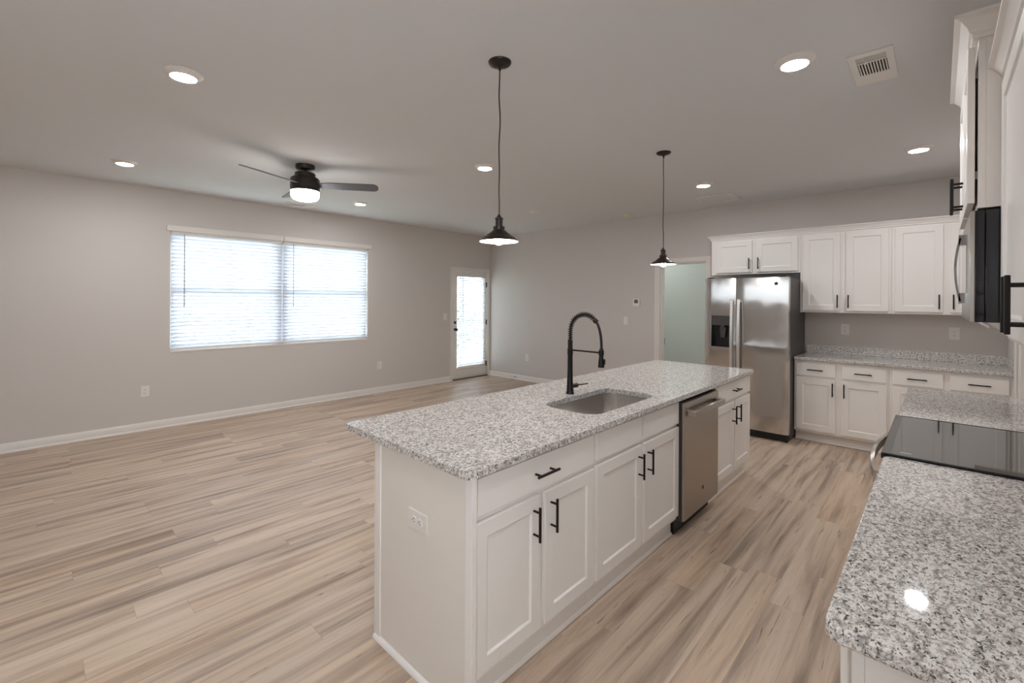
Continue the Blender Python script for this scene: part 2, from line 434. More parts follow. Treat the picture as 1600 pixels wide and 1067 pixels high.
k = MB(); k.lathe([(0, 0), (0.026, 0), (0.026, -0.008), (0.018, -0.012), (0, -0.012)], (5.462, 0.012, 1.085), 20, 'y'); k.box(5.456, 5.468, -0.022, 0, 1.07, 1.10)
struct('deadbolt', k, BRONZE, door, smooth=40)
for z in (0.245, 1.07, 1.815):
    k = MB(); k.cyl((s1 + 0.004, 0.004, z - 0.05), (s1 + 0.004, 0.004, z + 0.05), 0.008, 10); k.box(s1 - 0.012, s1 + 0.003, 0.006, 0.0125, z - 0.05, z + 0.05)
    struct('hinge', k, BRONZE, door)

# ---- hall doorway (cased opening)
hd = sgroup('door_2', (XF, 0, 0))
c = MB()
for y0, y1, z0, z1 in ((HY1, HY1 + 0.085, 0, HZ1 + 0.07), (HY0 - 0.065, HY0, 0, HZ1 + 0.07), (HY0, HY1, HZ1, HZ1 + 0.07)):
    c.box(-0.016, 0, y0, y1, z0, z1); c.box(0.12, 0.136, y0, y1, z0, z1)
c.box(0, 0.12, HY1 - 0.016, HY1, 0, HZ1); c.box(0, 0.12, HY0, HY0 + 0.016, 0, HZ1); c.box(0, 0.12, HY0 + 0.016, HY1 - 0.016, HZ1 - 0.016, HZ1)
c.box(0.05, 0.085, HY1 - 0.028, HY1 - 0.016, 0, HZ1 - 0.016)
struct('door_casing', c, TRIM, hd, bev=0.003)
struct('hinge', MB().box(0.088, 0.118, HY1 - 0.019, HY1 - 0.015, 0.86, 0.96), BRONZE, hd)
# ---- pantry door in the range wall
pd = sgroup('door_3', (0, YR, 0))
c = MB()
for a0, a1, z0, z1 in ((PX0 - 0.065, PX0, 0, PZ1 + 0.065), (PX1, PX1 + 0.065, 0, PZ1 + 0.065), (PX0, PX1, PZ1, PZ1 + 0.065)):
    c.box(a0, a1, 0, 0.016, z0, z1)
struct('door_casing', c, TRIM, pd, bev=0.004)
d = MB(); d.shaker(-(PX1 - 0.003), -(PX0 + 0.003), 0.01, PZ1 - 0.003, 0.0, 0.035, 0.11); d.rot(Matrix.Rotation(PI, 4, 'Z'))
struct('door_slab', d, TRIM, pd)

# ---- outside: lawn and shrubs seen in slivers between the slats
struct('ground', MB().box(-20, 30, YW + WT + 0.02, 60, -0.6, -0.4), LAWN)
def shrub(x, y, h, r, n, label):
    t = thing('shrub', label, 'shrub', (x, y, -0.4), 0, 'shrubs behind the house')
    tr = MB(); tr.tube([(0, 0, 0), (0.05, 0.03, h * 0.3), (0, 0.05, h * 0.7)], [0.05, 0.04, 0.015], 10)
    link('stem', tr, BARKM, t, smooth=60)
    lf = MB()
    for i in range(n):
        a, bb, rr = random.uniform(0, 2 * PI), math.acos(random.uniform(-1, 1)), r * random.uniform(0.35, 1.0) ** 0.6
        p = Vector((rr * math.sin(bb) * math.cos(a), rr * math.sin(bb) * math.sin(a), h * 0.62 + rr * 0.8 * math.cos(bb)))
        q = Matrix.Rotation(random.uniform(0, 2 * PI), 4, 'Z') @ Matrix.Rotation(random.uniform(0.2, 1.3), 4, 'X')
        L = random.uniform(0.05, 0.1)
        lf.add([p + q @ Vector(c2) for c2 in ((0, 0, 0), (L * 0.4, L * 0.6, 0.01), (0, L * 1.6, 0), (-L * 0.4, L * 0.6, 0.01))], [(0, 1, 2, 3)])
    link('foliage', lf, LEAFM, t)
for x, y, h, r, lb in ((1.3, 9.6, 1.5, 1.1, 'green leafy shrub seen in slivers behind the wide blind'), (3.6, 10.2, 1.6, 1.2, 'green leafy shrub seen in slivers behind the narrower blind of the twin window'), (8.6, 10.6, 1.6, 1.1, 'green leafy shrub seen in slivers behind the door blind')):
    shrub(x, y, h, r, 1100, lb)

# ================================================================== BLINDS
def blind(name, label, cat, x0, x1, ztop, zbot, y, yval, vx0, vx1, vz0, vz1, wand_x, wand_z, pitch=0.0455, wid=0.05, tilt=-56, group=None, scale=1.0, yrw=None):
    t = thing(name, label, cat, ((x0 + x1) / 2, y, zbot), 0, group)
    ox, oy, oz = (x0 + x1) / 2, y, zbot
    hw = (x1 - x0) / 2
    v = MB(); v.box(vx0 - ox, vx1 - ox, yval - oy - 0.012, yval - oy, vz0 - oz, vz1 - oz)
    v.box(vx0 - ox, vx0 - ox + 0.01, yval - oy, yval - oy + 0.018, vz0 - oz, vz1 - oz) if vx0 < x0 - 0.015 else None
    v.box(vx1 - ox - 0.01, vx1 - ox, yval - oy, yval - oy + 0.018, vz0 - oz, vz1 - oz) if vx1 > x1 + 0.015 else None
    link('valance', v, TRIM, t, bev=0.004)
    link('headrail', MB().box(-hw, hw, -0.025, 0.025, ztop - oz - 0.035, ztop - oz), TRIM, t)
    sl = MB(); z = zbot + 0.055; a = math.radians(tilt)
    while z < ztop - 0.04:
        st = len(sl.v); ww = wid / 2
        ring = []
        for j in range(5):
            u = -ww + wid * j / 4; crown = 0.003 * (1 - (u / ww) ** 2)
            ring.append((u, crown))
        top = [(u, h + 0.0014) for u, h in ring]; bot = [(u, h - 0.0014) for u, h in ring][::-1]
        poly = [(u * math.cos(a) - h * math.sin(a), u * math.sin(a) + h * math.cos(a) + z - oz) for u, h in top + bot]
        sl.prism(poly, -hw + 0.004, hw - 0.004, 'x'); z += pitch
    link('slats', sl, SLAT, t, smooth=40)
    link('bottom_rail', MB().box(-hw, hw, -0.022, 0.022, 0.012, 0.034), TRIM, t, bev=0.004)
    c = MB()
    for fx in ((-0.78, 0.0, 0.78) if hw > 0.4 else (-0.6, 0.6)):
        for yy in (-wid * 0.36, wid * 0.36):
            c.cyl((fx * hw, yy, 0.03), (fx * hw, yy, ztop - oz - 0.03), 0.0012, 6)
    link('ladder_cord', c, TRIM, t)
    wd = MB(); wd.tube([(wand_x - ox, -0.034, ztop - oz - 0.03), (wand_x - ox, -0.036, wand_z - oz)], 0.0045 * scale, 8)
    wd.lathe([(0, 0), (0.0065 * scale, 0.004), (0.0065 * scale, 0.03), (0, 0.034)], (wand_x - ox, -0.036, wand_z - oz - 0.01), 10)
    link('tilt_wand', wd, mat('wand', rgb(150, 146, 142), 0.4), t, label='grey tilt wand hanging from the headrail')
    return t
blind('window_blind', 'wider white slat blind, window blind next to the bare wall end', 'blind', WX0 + 0.008, XM - 0.004, WZ1, WZ0 + 0.004, YW + 0.035, YW - 0.004, 1.088, XM + 0.002, 2.31, 2.378, 1.262, 1.415, group=None)
blind('window_blind', 'narrower looking white slat blind of the twin window, on the patio door side', 'blind', XM + 0.004, WX1 - 0.008, WZ1, WZ0 + 0.004, YW + 0.035, YW - 0.004, XM + 0.006, 3.718, 2.31, 2.378, 2.53, 1.415)
blind('door_blind', 'tall narrow white slat blind on the glazed patio door', 'blind', 5.512, 6.185, 1.985, 0.225, YW - 0.036, YW - 0.058, 5.508, 6.19, 1.945, 2.005, 5.59, 1.10, pitch=0.0455, tilt=-42)

# ================================================================== CABINETRY
def pull(cx, cz, yf, vertical, L=0.142, sp=0.096, r=0.0058):
    # bar pull on a front face at y = yf, standing off towards -y
    mb = MB(); yb = yf - 0.034; e = [-L / 2, L / 2]
    P = (lambda s, y: (cx, y, cz + s)) if vertical else (lambda s, y: (cx + s, y, cz))
    mb.tube([P(e[0], yb), P(e[0] + 0.0015, yb), P(e[1] - 0.0015, yb), P(e[1], yb)], [r * 0.75, r, r, r * 0.75], 14)
    for q in (-sp / 2, sp / 2): mb.cyl(P(q, yf + 0.0005), P(q, yb), 0.0048, 10)
    return mb
def cabinet(name, label, cat, loc, rz, w, d, z0, z1, fronts, toe=None, group=None, ends=True, wide_stile=None):
    """local frame: x 0..w along the front, face frame at y=0, box back to y=d, fronts proud towards -y"""
    t = thing(name, label, cat, loc, rz, group)
    b = MB()
    b.box(0, w, 0, 0.02, z0, z1)
    b.box(0, 0.016, 0.02, d, z0, z1); b.box(w - 0.016, w, 0.02, d, z0, z1)
    b.box(0.016, w - 0.016, d - 0.012, d, z0, z1); b.box(0.016, w - 0.016, 0.02, d - 0.012, z0, z0 + 0.016)
    if z0 > 0.5: b.box(0.016, w - 0.016, 0.02, d - 0.012, z1 - 0.016, z1)
    link('body', b, CAB, t, bev=0.0015)
    if toe is not None:
        k = MB(); k.box(0, w, toe, toe + 0.015, 0, z0); k.prism([(toe - 0.012, 0), (toe, 0), (toe, 0.018), (toe - 0.007, 0.014)], 0, w, 'x')
        k.box(0, 0.016, toe + 0.015, d, 0, z0); k.box(w - 0.016, w, toe + 0.015, d, 0, z0)
        link('toe_kick', k, CAB, t, bev=0.002)
    for fr in fronts:
        kind, a, bx, c, dz = fr[:5]; h = fr[5] if len(fr) > 5 else None; gap = fr[6] if len(fr) > 6 else 0.0
        yf = -0.02 - gap
        mb = MB()
        if kind == 'door': mb.shaker(a, bx, c, dz, yf)
        else: mb.box(a, bx, yf, yf + 0.02, c, dz)
        nm = {'door': 'door', 'drawer': 'drawer', 'false': 'false_front'}[kind]
        o = link(nm, mb, CAB, t, bev=0.0025)
        if h: link('handle', pull(h[0], h[1], yf, h[2] if len(h) > 2 else kind == 'door'), BLACK, o, smooth=40, label='black bar pull')
        if gap:
            for zz in (c + 0.1, dz - 0.1):
                hg = MB(); hg.box(a + 0.006 if h[0] > (a + bx) / 2 else bx - 0.05, a + 0.05 if h[0] > (a + bx) / 2 else bx - 0.006, -gap + 0.0003, -0.0003, zz - 0.014, zz + 0.014)
                link('hinge', hg, NICKEL, o)
    return t
IY = 1.227                                   # island face frame plane (fronts at 1.207)
gI = 'cabinets along the island front'
cabinet('base_cabinet', 'white island drawer cabinet with two doors under one wide drawer, by the outlet panel', 'cabinet', (1.092, IY, 0), 0, 0.79, 0.6, 0.11, 0.884,
        [('drawer', 0.004, 0.772, 0.728, 0.868, (0.385, 0.797)), ('door', 0.004, 0.374, 0.143, 0.704, (0.326, 0.602)), ('door', 0.402, 0.776, 0.143, 0.704, (0.44, 0.602))], toe=0.036, group=gI)
cabinet('sink_cabinet', 'white island sink cabinet with two handleless false fronts above its two doors', 'cabinet', (1.882, IY, 0), 0, 0.97, 0.6, 0.11, 0.884,
        [('false', 0.01, 0.466, 0.732, 0.868), ('false', 0.492, 0.96, 0.732, 0.868), ('door', 0.01, 0.466, 0.143, 0.71, (0.428, 0.602)), ('door', 0.496, 0.962, 0.143, 0.71, (0.535, 0.602))], toe=0.036, group=gI)
cabinet('base_cabinet', 'white island cabinet between the dishwasher and the fridge end of the island', 'cabinet', (3.468, IY, 0), 0, 0.885, 0.6, 0.11, 0.884,
        [('drawer', 0.018, 0.872, 0.728, 0.868, (0.462, 0.797)), ('door', 0.018, 0.45, 0.143, 0.704, (0.4, 0.602)), ('door', 0.478, 0.872, 0.143, 0.704, (0.516, 0.602))], toe=0.036, group=gI)
# far wall base run (faces -x): local x runs towards -y
gB = 'base cabinets on the fridge wall'
BXF = 5.765
cabinet('base_cabinet', 'white base cabinet with two drawers over two doors, standing against the fridge', 'cabinet', (BXF, 1.157, 0), -PI / 2, 0.804, 0.595, 0.11, 0.884,
        [('drawer', 0.022, 0.373, 0.718, 0.852, (0.198, 0.785)), ('drawer', 0.428, 0.783, 0.718, 0.852, (0.604, 0.785)), ('door', 0.022, 0.373, 0.135, 0.69, (0.352, 0.594)), ('door', 0.424, 0.787, 0.135, 0.69, (0.45, 0.594))], toe=0.075, group=gB)
cabinet('base_cabinet', 'white base cabinet with two drawers in the corner beside the range wall', 'cabinet', (BXF, 0.352, 0), -PI / 2, 0.822, 0.595, 0.11, 0.884,
        [('drawer', 0.022, 0.383, 0.718, 0.852, (0.203, 0.785)), ('drawer', 0.428, 0.793, 0.718, 0.852, (0.613, 0.785)), ('door', 0.022, 0.383, 0.135, 0.69, (0.36, 0.594)), ('door', 0.424, 0.797, 0.135, 0.69, (0.45, 0.594))], toe=0.075, group=gB)
# far wall uppers
gU = 'wall cabinets on the fridge wall'
UXF = 6.07
cabinet('wall_cabinet', 'short white wall cabinet with two doors above the fridge', 'cabinet', (UXF, 2.155, 0), -PI / 2, 0.99, 0.3, 1.85, 2.295,
        [('door', 0.062, 0.484, 1.872, 2.262, (0.456, 1.977)), ('door', 0.534, 0.966, 1.872, 2.262, (0.558, 1.977))], group=gU)
cabinet('wall_cabinet', 'tall white two-door wall cabinet directly next to the fridge cabinet', 'cabinet', (UXF, 1.163, 0), -PI / 2, 0.808, 0.3, 1.393, 2.295,
        [('door', 0.026, 0.374, 1.417, 2.272, (0.355, 1.519)), ('door', 0.426, 0.783, 1.417, 2.272, (0.451, 1.519))], group=gU)
cabinet('wall_cabinet', 'tall white wall cabinet in the corner, partly hidden by the microwave', 'cabinet', (UXF, 0.354, 0), -PI / 2, 0.826, 0.3, 1.393, 2.295,
        [('door', 0.023, 0.382, 1.417, 2.272, (0.354, 1.519)), ('door', 0.43, 0.80, 1.417, 2.272, (0.454, 1.519))], group=gU)
CROWN = [(0, 0), (0.012, 0), (0.012, 0.012), (0.018, 0.016), (0.022, 0.028), (0.034, 0.044), (0.046, 0.050), (0.046, 0.058), (0, 0.058)]
def crown(path, z, label, sc=1.0):
    mb = MB(); mb.sweep(path, [(o * sc, z + h * sc) for o, h in CROWN])
    return tag(link('crown_moulding', mb, CAB, None, smooth=25), label, 'moulding')
crown([(UXF - 0.0, YR), (UXF, 2.155), (XF - 0.004, 2.155)][::-1], 2.29, 'white crown moulding running along the tops of the fridge wall cabinets')
# range wall (faces +y): local x runs towards -x
gR = 'cabinets on the range wall'
cabinet('base_cabinet', 'white base cabinet under the near granite worktop beside the range', 'cabinet', (2.298, 0.117, 0), PI, 1.243, 0.588, 0.11, 0.884,
        [('drawer', 0.025, 0.60, 0.728, 0.866, (0.31, 0.797)), ('drawer', 0.63, 1.22, 0.728, 0.866, (0.925, 0.797)), ('door', 0.025, 0.60, 0.143, 0.704, (0.565, 0.602)), ('door', 0.63, 1.22, 0.143, 0.704, (0.67, 0.602))], toe=0.05, group=gR)
cabinet('base_cabinet', 'white base cabinet beyond the range, hidden under its granite top', 'cabinet', (4.252, 0.117, 0), PI, 1.128, 0.588, 0.11, 0.884,
        [('drawer', 0.025, 0.55, 0.728, 0.866, (0.29, 0.797)), ('drawer', 0.58, 1.10, 0.728, 0.866, (0.84, 0.797)), ('door', 0.025, 0.55, 0.143, 0.704, (0.51, 0.602)), ('door', 0.58, 1.10, 0.143, 0.704, (0.62, 0.602))], toe=0.05, group=gR)
cabinet('wall_cabinet', 'white wall cabinet close to the camera with two black pulls, beside the microwave', 'cabinet', (2.298, -0.172, 0), PI, 1.243, 0.30, 1.392, 2.285,
        [('door', 0.028, 0.642, 1.412, 2.262, (0.615, 1.51)), ('door', 0.672, 1.22, 1.412, 2.262, (0.70, 1.51))], group=gR)
cabinet('wall_cabinet', 'white wall cabinet beyond the microwave on the range wall', 'cabinet', (4.252, -0.172, 0), PI, 1.128, 0.30, 1.392, 2.285,
        [('door', 0.028, 0.55, 1.412, 2.262, (0.52, 1.51)), ('door', 0.58, 1.10, 1.412, 2.262, (0.61, 1.51))], group=gR)
cabinet('wall_cabinet', 'deep white cabinet above the microwave with doors slightly ajar and a tall crown', 'cabinet', (3.122, -0.098, 0), PI, 0.82, 0.374, 1.85, 2.455,
        [('door', 0.022, 0.395, 1.87, 2.43, (0.37, 1.965), 0.007), ('door', 0.425, 0.812, 1.87, 2.43, (0.45, 1.965), 0.007)], group=gR)
crown([(1.055, YR + 0.003), (1.055, -0.172), (2.3, -0.172)][::-1], 2.28, 'white crown moulding on the wall cabinet closest to the camera', 1.1)
crown([(3.126, -0.172), (4.252, -0.172), (4.252, YR + 0.003)][::-1], 2.28, 'white crown moulding on the cabinet beyond the microwave', 1.1)
crown([(2.302, YR + 0.003), (2.302, -0.098), (3.122, -0.098), (3.122, YR + 0.003)][::-1], 2.45, 'white stepped crown moulding on the cabinet over the microwave', 1.35)

# ---- island end and back panel
t = thing('knee_wall', 'off-white wall closing the near end of the island, with a sideways outlet on it', 'island wall', (1.07, 1.83, 0)); t['kind'] = 'thing'
p = MB(); p.box(0.0, 0.021, -0.615, 0.012, 0, 0.884)
link('panel', p, PANELM, t)
link('corner_trim', MB().box(-0.006, 0.022, -0.03, 0.018, 0, 0.883), CAB, t, bev=0.003)
link('corner_post', MB().box(-0.004, 0.02, -0.638, -0.602, 0, 0.883), CAB, t, bev=0.002)
q = MB(); q.sweep([(-0.0005, 0.012), (-0.0005, -0.638)], [(0, 0), (0.016, 0), (0.016, 0.004), (0.011, 0.014), (0.004, 0.019), (0, 0.02)][::1])
q.rot(Matrix.Identity(4))
link('shoe_moulding', q, CAB, t, smooth=40)

# ---- worktops
ISX0, ISX1, ISY0, ISY1 = 1.042, 4.372, 1.183, 2.095
hole = rrect(2.005, 2.735, 1.300, 1.668, 0.10, 10)
tag(link('island_worktop', slab_with_hole(rrect(ISX0, ISX1, ISY0, ISY1, 0.028, 6), hole, 0.884, 0.914), GRANITE, None, bev=0.004, seg=2),
    'large speckled white granite top of the island with a sink cut into it', 'worktop')
tag(link('worktop', MB().prism(rrect(1.018, 2.3, YR + 0.002, 0.157, 0.03, 6), 0.884, 0.914), GRANITE, None, bev=0.005),
    'granite worktop nearest the camera with a lamp reflected in it, this side of the range', 'worktop')
tag(link('worktop', MB().prism(rrect(3.124, 4.277, YR + 0.002, 0.157, 0.012, 4), 0.884, 0.914), GRANITE, None, bev=0.004),
    'short granite worktop on the far side of the black range', 'worktop')
t = thing('worktop', 'granite worktop with a low splashback on the fridge wall', 'worktop', (5.727, 0.345, 0.884), 0)
link('slab', MB().box(0, XF - 5.729, -0.817, 0.811, 0, 0.03), GRANITE, t, bev=0.004)
link('backsplash', MB().box(XF - 5.729 - 0.02, XF - 5.729, -0.817, 0.811, 0.03, 0.118), GRANITE, t, bev=0.003)
link('side_splash', MB().box(0.0, XF - 5.729 - 0.021, -0.817, -0.797, 0.03, 0.118), GRANITE, t, bev=0.003)

# ---- sink
t = thing('sink', 'stainless undermount sink set in the island granite', 'sink', (2.37, 1.484, 0.884))
s = MB(); rings = []
specs = [(0.0, 0.006, 0.106), (-0.002, 0.006, 0.106), (-0.13, 0.0, 0.10), (-0.165, -0.004, 0.097), (-0.185, -0.02, 0.085), (-0.192, -0.05, 0.06)]
vs = []; fs = []
for dz, gr_, rr in specs:
    vs += [(x - 2.37, y - 1.484, dz) for x, y in rrect(2.005 - gr_, 2.735 + gr_, 1.300 - gr_, 1.668 + gr_, rr, 10)]
nn = len(vs) // len(specs)
for i in range(len(specs) - 1):
    for kx in range(nn): fs.append((i * nn + kx, i * nn + (kx + 1) % nn, (i + 1) * nn + (kx + 1) % nn, (i + 1) * nn + kx))
fs.append(tuple((len(specs) - 1) * nn + kx for kx in range(nn)))
s.add(vs, fs)
o = link('basin', s, SINKM, t, smooth=50)
sm = o.modifiers.new('wall', 'SOLIDIFY'); sm.thickness = 0.0015; sm.offset = 1
link('drain', MB().lathe([(0, -0.1895), (0.03, -0.1895), (0.042, -0.189), (0.045, -0.1918), (0, -0.1918)], (0.1, 0.02, 0), 24), CHROME, t, smooth=40)

# ---- faucet
fxx, fyy = 2.382, 1.728
t = thing('faucet', 'matte black spring-neck kitchen faucet standing behind the sink', 'faucet', (fxx, fyy, 0.914))
link('base_column', MB().lathe([(0, 0), (0.027, 0), (0.027, 0.006), (0.0235, 0.012), (0.021, 0.05), (0.0185, 0.09), (0.017, 0.14), (0.0165, 0.25), (0.0185, 0.253), (0.0185, 0.29), (0.0155, 0.293), (0.0155, 0.345), (0, 0.345)], n=24), BLACK, t, smooth=35)
# neck path in the plane x = const, towards -y
path = []
R = 0.108; cz = 0.405
for i in range(9): path.append((0, 0, 0.33 + (cz - 0.33) * i / 8))
for i in range(1, 25):
    a = PI - math.radians(140) * i / 24
    path.append((0, -R - R * math.cos(a), cz + R * math.sin(a)))
end = path[-1]
e_, d_ = Vector(end), (Vector(path[-1]) - Vector(path[-2])).normalized()
P0, P1, P2, P3 = e_, e_ + d_ * 0.05, Vector((0, -0.236, 0.36)), Vector((0, -0.232, 0.285))
hose = [end] + [tuple(P0 * (1 - q) ** 3 + P1 * 3 * q * (1 - q) ** 2 + P2 * 3 * q * q * (1 - q) + P3 * q ** 3) for q in [k_ / 12 for k_ in range(1, 13)]]
link('hose', MB().tube(path + hose[1:], 0.0082, 12), BLACK, t, smooth=60)
hx = []; tot = len(path) - 1; turns = 23; N_ = turns * 14
for i in range(N_ + 1):
    f = i / N_ * tot; j = min(int(f), tot - 1); fr_ = f - j
    p0, p1 = Vector(path[j]), Vector(path[j + 1]); p = p0.lerp(p1, fr_)
    tg = (Vector(path[min(j + 2, tot)]) - Vector(path[max(j - 1, 0)])).normalized()
    n1 = Vector((1, 0, 0)); n2 = tg.cross(n1).normalized(); a = 2 * PI * turns * i / N_
    hx.append(p + (n1 * math.cos(a) + n2 * math.sin(a)) * 0.0148)
link('spring', MB().tube(hx, 0.0025, 6), BLACK, t, smooth=60)
dv = (Vector(hose[1]) - Vector(end)).normalized(); e0 = Vector(end)
link('spring_collar', MB().tube([e0 - dv * 0.012, e0 - dv * 0.008, e0 + dv * 0.008, e0 + dv * 0.012], [0.013, 0.0165, 0.0165, 0.013], 12), BLACK, t, smooth=40)
link('support_arm', MB().cyl((0, 0, 0.282), (0, -0.226, 0.282), 0.0055, 12).lathe([(0.0105, 0.268), (0.0165, 0.268), (0.0165, 0.296), (0.0105, 0.296)], (0, -0.232, 0), 18), BLACK, t, smooth=40)
sp = MB(); sp.lathe([(0, 0.193), (0.0185, 0.193), (0.0195, 0.197), (0.0185, 0.215), (0.0145, 0.25), (0.0125, 0.27), (0.0125, 0.305), (0.009, 0.312), (0, 0.312)], (0, -0.232, 0), 20)
sp.box(-0.006, 0.006, -0.2575, -0.244, 0.212, 0.245)
link('spray_head', sp, BLACK, t, smooth=40)
lv = MB(); lv.tube([(0.012, 0, 0.047), (0.03, 0, 0.047), (0.074, 0, 0.045), (0.078, 0, 0.045)], [0.0125, 0.014, 0.0165, 0.014], 16)
lv.tube([(0.076, 0, 0.045), (0.2, 0.0, 0.039), (0.204, 0, 0.039)], [0.0052, 0.0045, 0.003], 10)
link('lever', lv, BLACK, t, smooth=40)

# ---- dishwasher
t = thing('dishwasher', 'stainless dishwasher with a bar handle built into the island', 'dishwasher', (2.856, 1.177, 0))
link('body', MB().box(0.004, 0.606, 0.05, 0.62, 0.10, 0.866), CHARCOAL, t)
b = MB(); b.box(0, 0.608, 0.016, 0.05, 0.10, 0.862); link('door_edge', b, CHARCOAL, t)
link('door', MB().box(0, 0.608, 0, 0.016, 0.105, 0.861), STEELD, t, bev=0.003)
hb = MB()
for xa in (0.03, 0.578 - 0.032): hb.prism([(xa, 0.0), (xa + 0.032, 0.0), (xa + 0.032, -0.045), (xa, -0.045)], 0.775, 0.815)
hb.box(0.03, 0.578, -0.06, -0.036, 0.778, 0.812)
link('handle', hb, STEELD, t, bev=0.005, label='flat stainless bar handle')
link('toe_panel', MB().box(0.005, 0.603, 0.07, 0.09, 0.0, 0.10), DARK, t)
e = MB(); e.lathe([(0, -0.0015), (0.0105, -0.0015), (0.0125, 0.0002), (0, 0.0002)], (0.315, 0, 0.237), 20, 'y')
eo = link('emblem', e, NICKEL, t, smooth=30)

def monogram_disc(c, r, parent, name='emblem'):
    # round badge: ring, dark field and two curled script strokes
    mb = MB(); mb.lathe([(0, 0), (r, 0), (r, -0.0015), (r * 0.86, -0.0022), (r * 0.82, -0.0014), (0, -0.0014)], c, 28, 'y')
    o = link(name, mb, mat('badge field', rgb(52, 50, 49), 0.4, 0.3), parent, smooth=30)
    st = MB()
    for sgn in (-1, 1):
        pts = [(c[0] + sgn * r * (0.08 + 0.42 * math.sin(tt)), c[1] - 0.0022, c[2] + r * 0.5 * math.cos(tt * 1.25)) for tt in [q_ * 0.3 for q_ in range(11)]]
        st.tube(pts, r * 0.06, 6)
    link('monogram', st, CHROME, o, smooth=60)
    return o
bpy.data.objects.remove(eo)
monogram_disc((0.315, 0, 0.237), 0.0135, t)

# ---- refrigerator (faces -x): local x towards -y, origin at its island-side front corner
t = thing('refrigerator', 'stainless side-by-side refrigerator with an ice dispenser', 'refrigerator', (5.5, 2.035, 0), -PI / 2)
FWD = 0.875
link('body', MB().box(0.004, FWD - 0.004, 0.085, 0.83, 0.03, 1.765), CHARCOAL, t, bev=0.004)
link('base_grille', MB().box(0.01, FWD - 0.01, 0.06, 0.09, 0.012, 0.088), DARK, t)
sx_ = 0.352
DY0, DY1, DZ0, DZ_1 = 0.082, 0.29, 0.985, 1.345            # dispenser recess
dl = MB()
def doorplate(mb, x0, x1, z0, z1, bow=0.012, n=10, hole=None):
    # softly bowed door front made of a grid, sides and back
    xs = [x0 + (x1 - x0) * i / n for i in range(n + 1)]
    if hole: xs = sorted(set(xs + [hole[0], hole[1]]))
    zs = sorted(set([z0, z1] + ([hole[2], hole[3]] if hole else [])))
    def yb(x):
        u = (x - x0) / (x1 - x0) * 2 - 1
        return bow * (abs(u) ** 4)
    idx = {}
    for i, x in enumerate(xs):
        for j, z in enumerate(zs):
            idx[i, j] = len(mb.v); mb.v.append((x, yb(x), z))
    for i in range(len(xs) - 1):
        for j in range(len(zs) - 1):
            if hole and xs[i] >= hole[0] - 1e-6 and xs[i + 1] <= hole[1] + 1e-6 and abs(zs[j] - hole[2]) < 1e-6: continue
            mb.f.append([idx[i, j], idx[i + 1, j], idx[i + 1, j + 1], idx[i, j + 1]]); mb.mi.append(mb.cur)
    yB = 0.08
    n_ = len(xs); o = len(mb.v)
    for z in (z0, z1):
        for x in xs: mb.v.append((x, yb(x), z))
        mb.v += [(x1, yB, z), (x0, yB, z)]
        mb.f.append(list(range(o, o + n_ + 2))); mb.mi.append(mb.cur); o = len(mb.v)
    for x in (x0, x1):
        mb.v += [(x, yb(x), z0), (x, yB, z0), (x, yB, z1), (x, yb(x), z1)]; mb.f.append([o, o + 1, o + 2, o + 3]); mb.mi.append(mb.cur); o = len(mb.v)
    mb.v += [(x0, yB, z0), (x1, yB, z0), (x1, yB, z1), (x0, yB, z1)]; mb.f.append([o, o + 1, o + 2, o + 3]); mb.mi.append(mb.cur)
mb = MB(); doorplate(mb, 0.0, sx_ - 0.003, 0.092, 1.778, hole=(DY0, DY1, DZ0, DZ_1))
fd = link('door', mb, STEEL, t, smooth=30, label='freezer door with dispenser')
mb = MB(); doorplate(mb, sx_ + 0.003, FWD, 0.092, 1.778)
fd2 = link('door', mb, STEEL, t, smooth=30, label='wide fridge door')
dp = MB(); dp.box(DY0, DY1, 0.075, 0.079, DZ0, DZ_1); dp.box(DY0, DY0 + 0.003, 0.0, 0.079, DZ0, DZ_1); dp.box(DY1 - 0.003, DY1, 0.0, 0.079, DZ0, DZ_1)
dp.box(DY0, DY1, 0.0, 0.079, DZ0, DZ0 + 0.006); dp.box(DY0, DY1, 0.0, 0.079, DZ_1 - 0.003, DZ_1)
ds = link('dispenser', dp, mat('dispenser black', rgb(14, 14, 15), 0.25), t, label='black ice and water dispenser recess')
link('control_panel', MB().box(DY0 + 0.005, DY1 - 0.005, 0.004, 0.03, 1.235, DZ_1 - 0.004).box(DY0 + 0.07, DY1 - 0.07, 0.0025, 0.004, 1.30, 1.322), mat('dark grey panel', rgb(66, 63, 61), 0.3), ds, bev=0.002)
pm = MB(); pm.prism([(0.16, 1.21), (0.235, 1.21), (0.222, 1.09), (0.173, 1.09)], 0.04, 0.055, 'y'); pm.box(0.175, 0.22, 0.02, 0.06, 1.195, 1.236)
link('paddle', pm, CHARCOAL, ds, bev=0.003)
bz = MB()
bz.box(DY0 - 0.008, DY1 + 0.008, -0.004, 0.004, DZ0 - 0.010, DZ0); bz.box(DY0 - 0.005, DY0, -0.003, 0.004, DZ0, DZ_1); bz.box(DY1, DY1 + 0.005, -0.003, 0.004, DZ0, DZ_1); bz.box(DY0 - 0.005, DY1 + 0.005, -0.003, 0.006, DZ_1, DZ_1 + 0.014)
link('bezel', bz, CHROME, ds, bev=0.002)
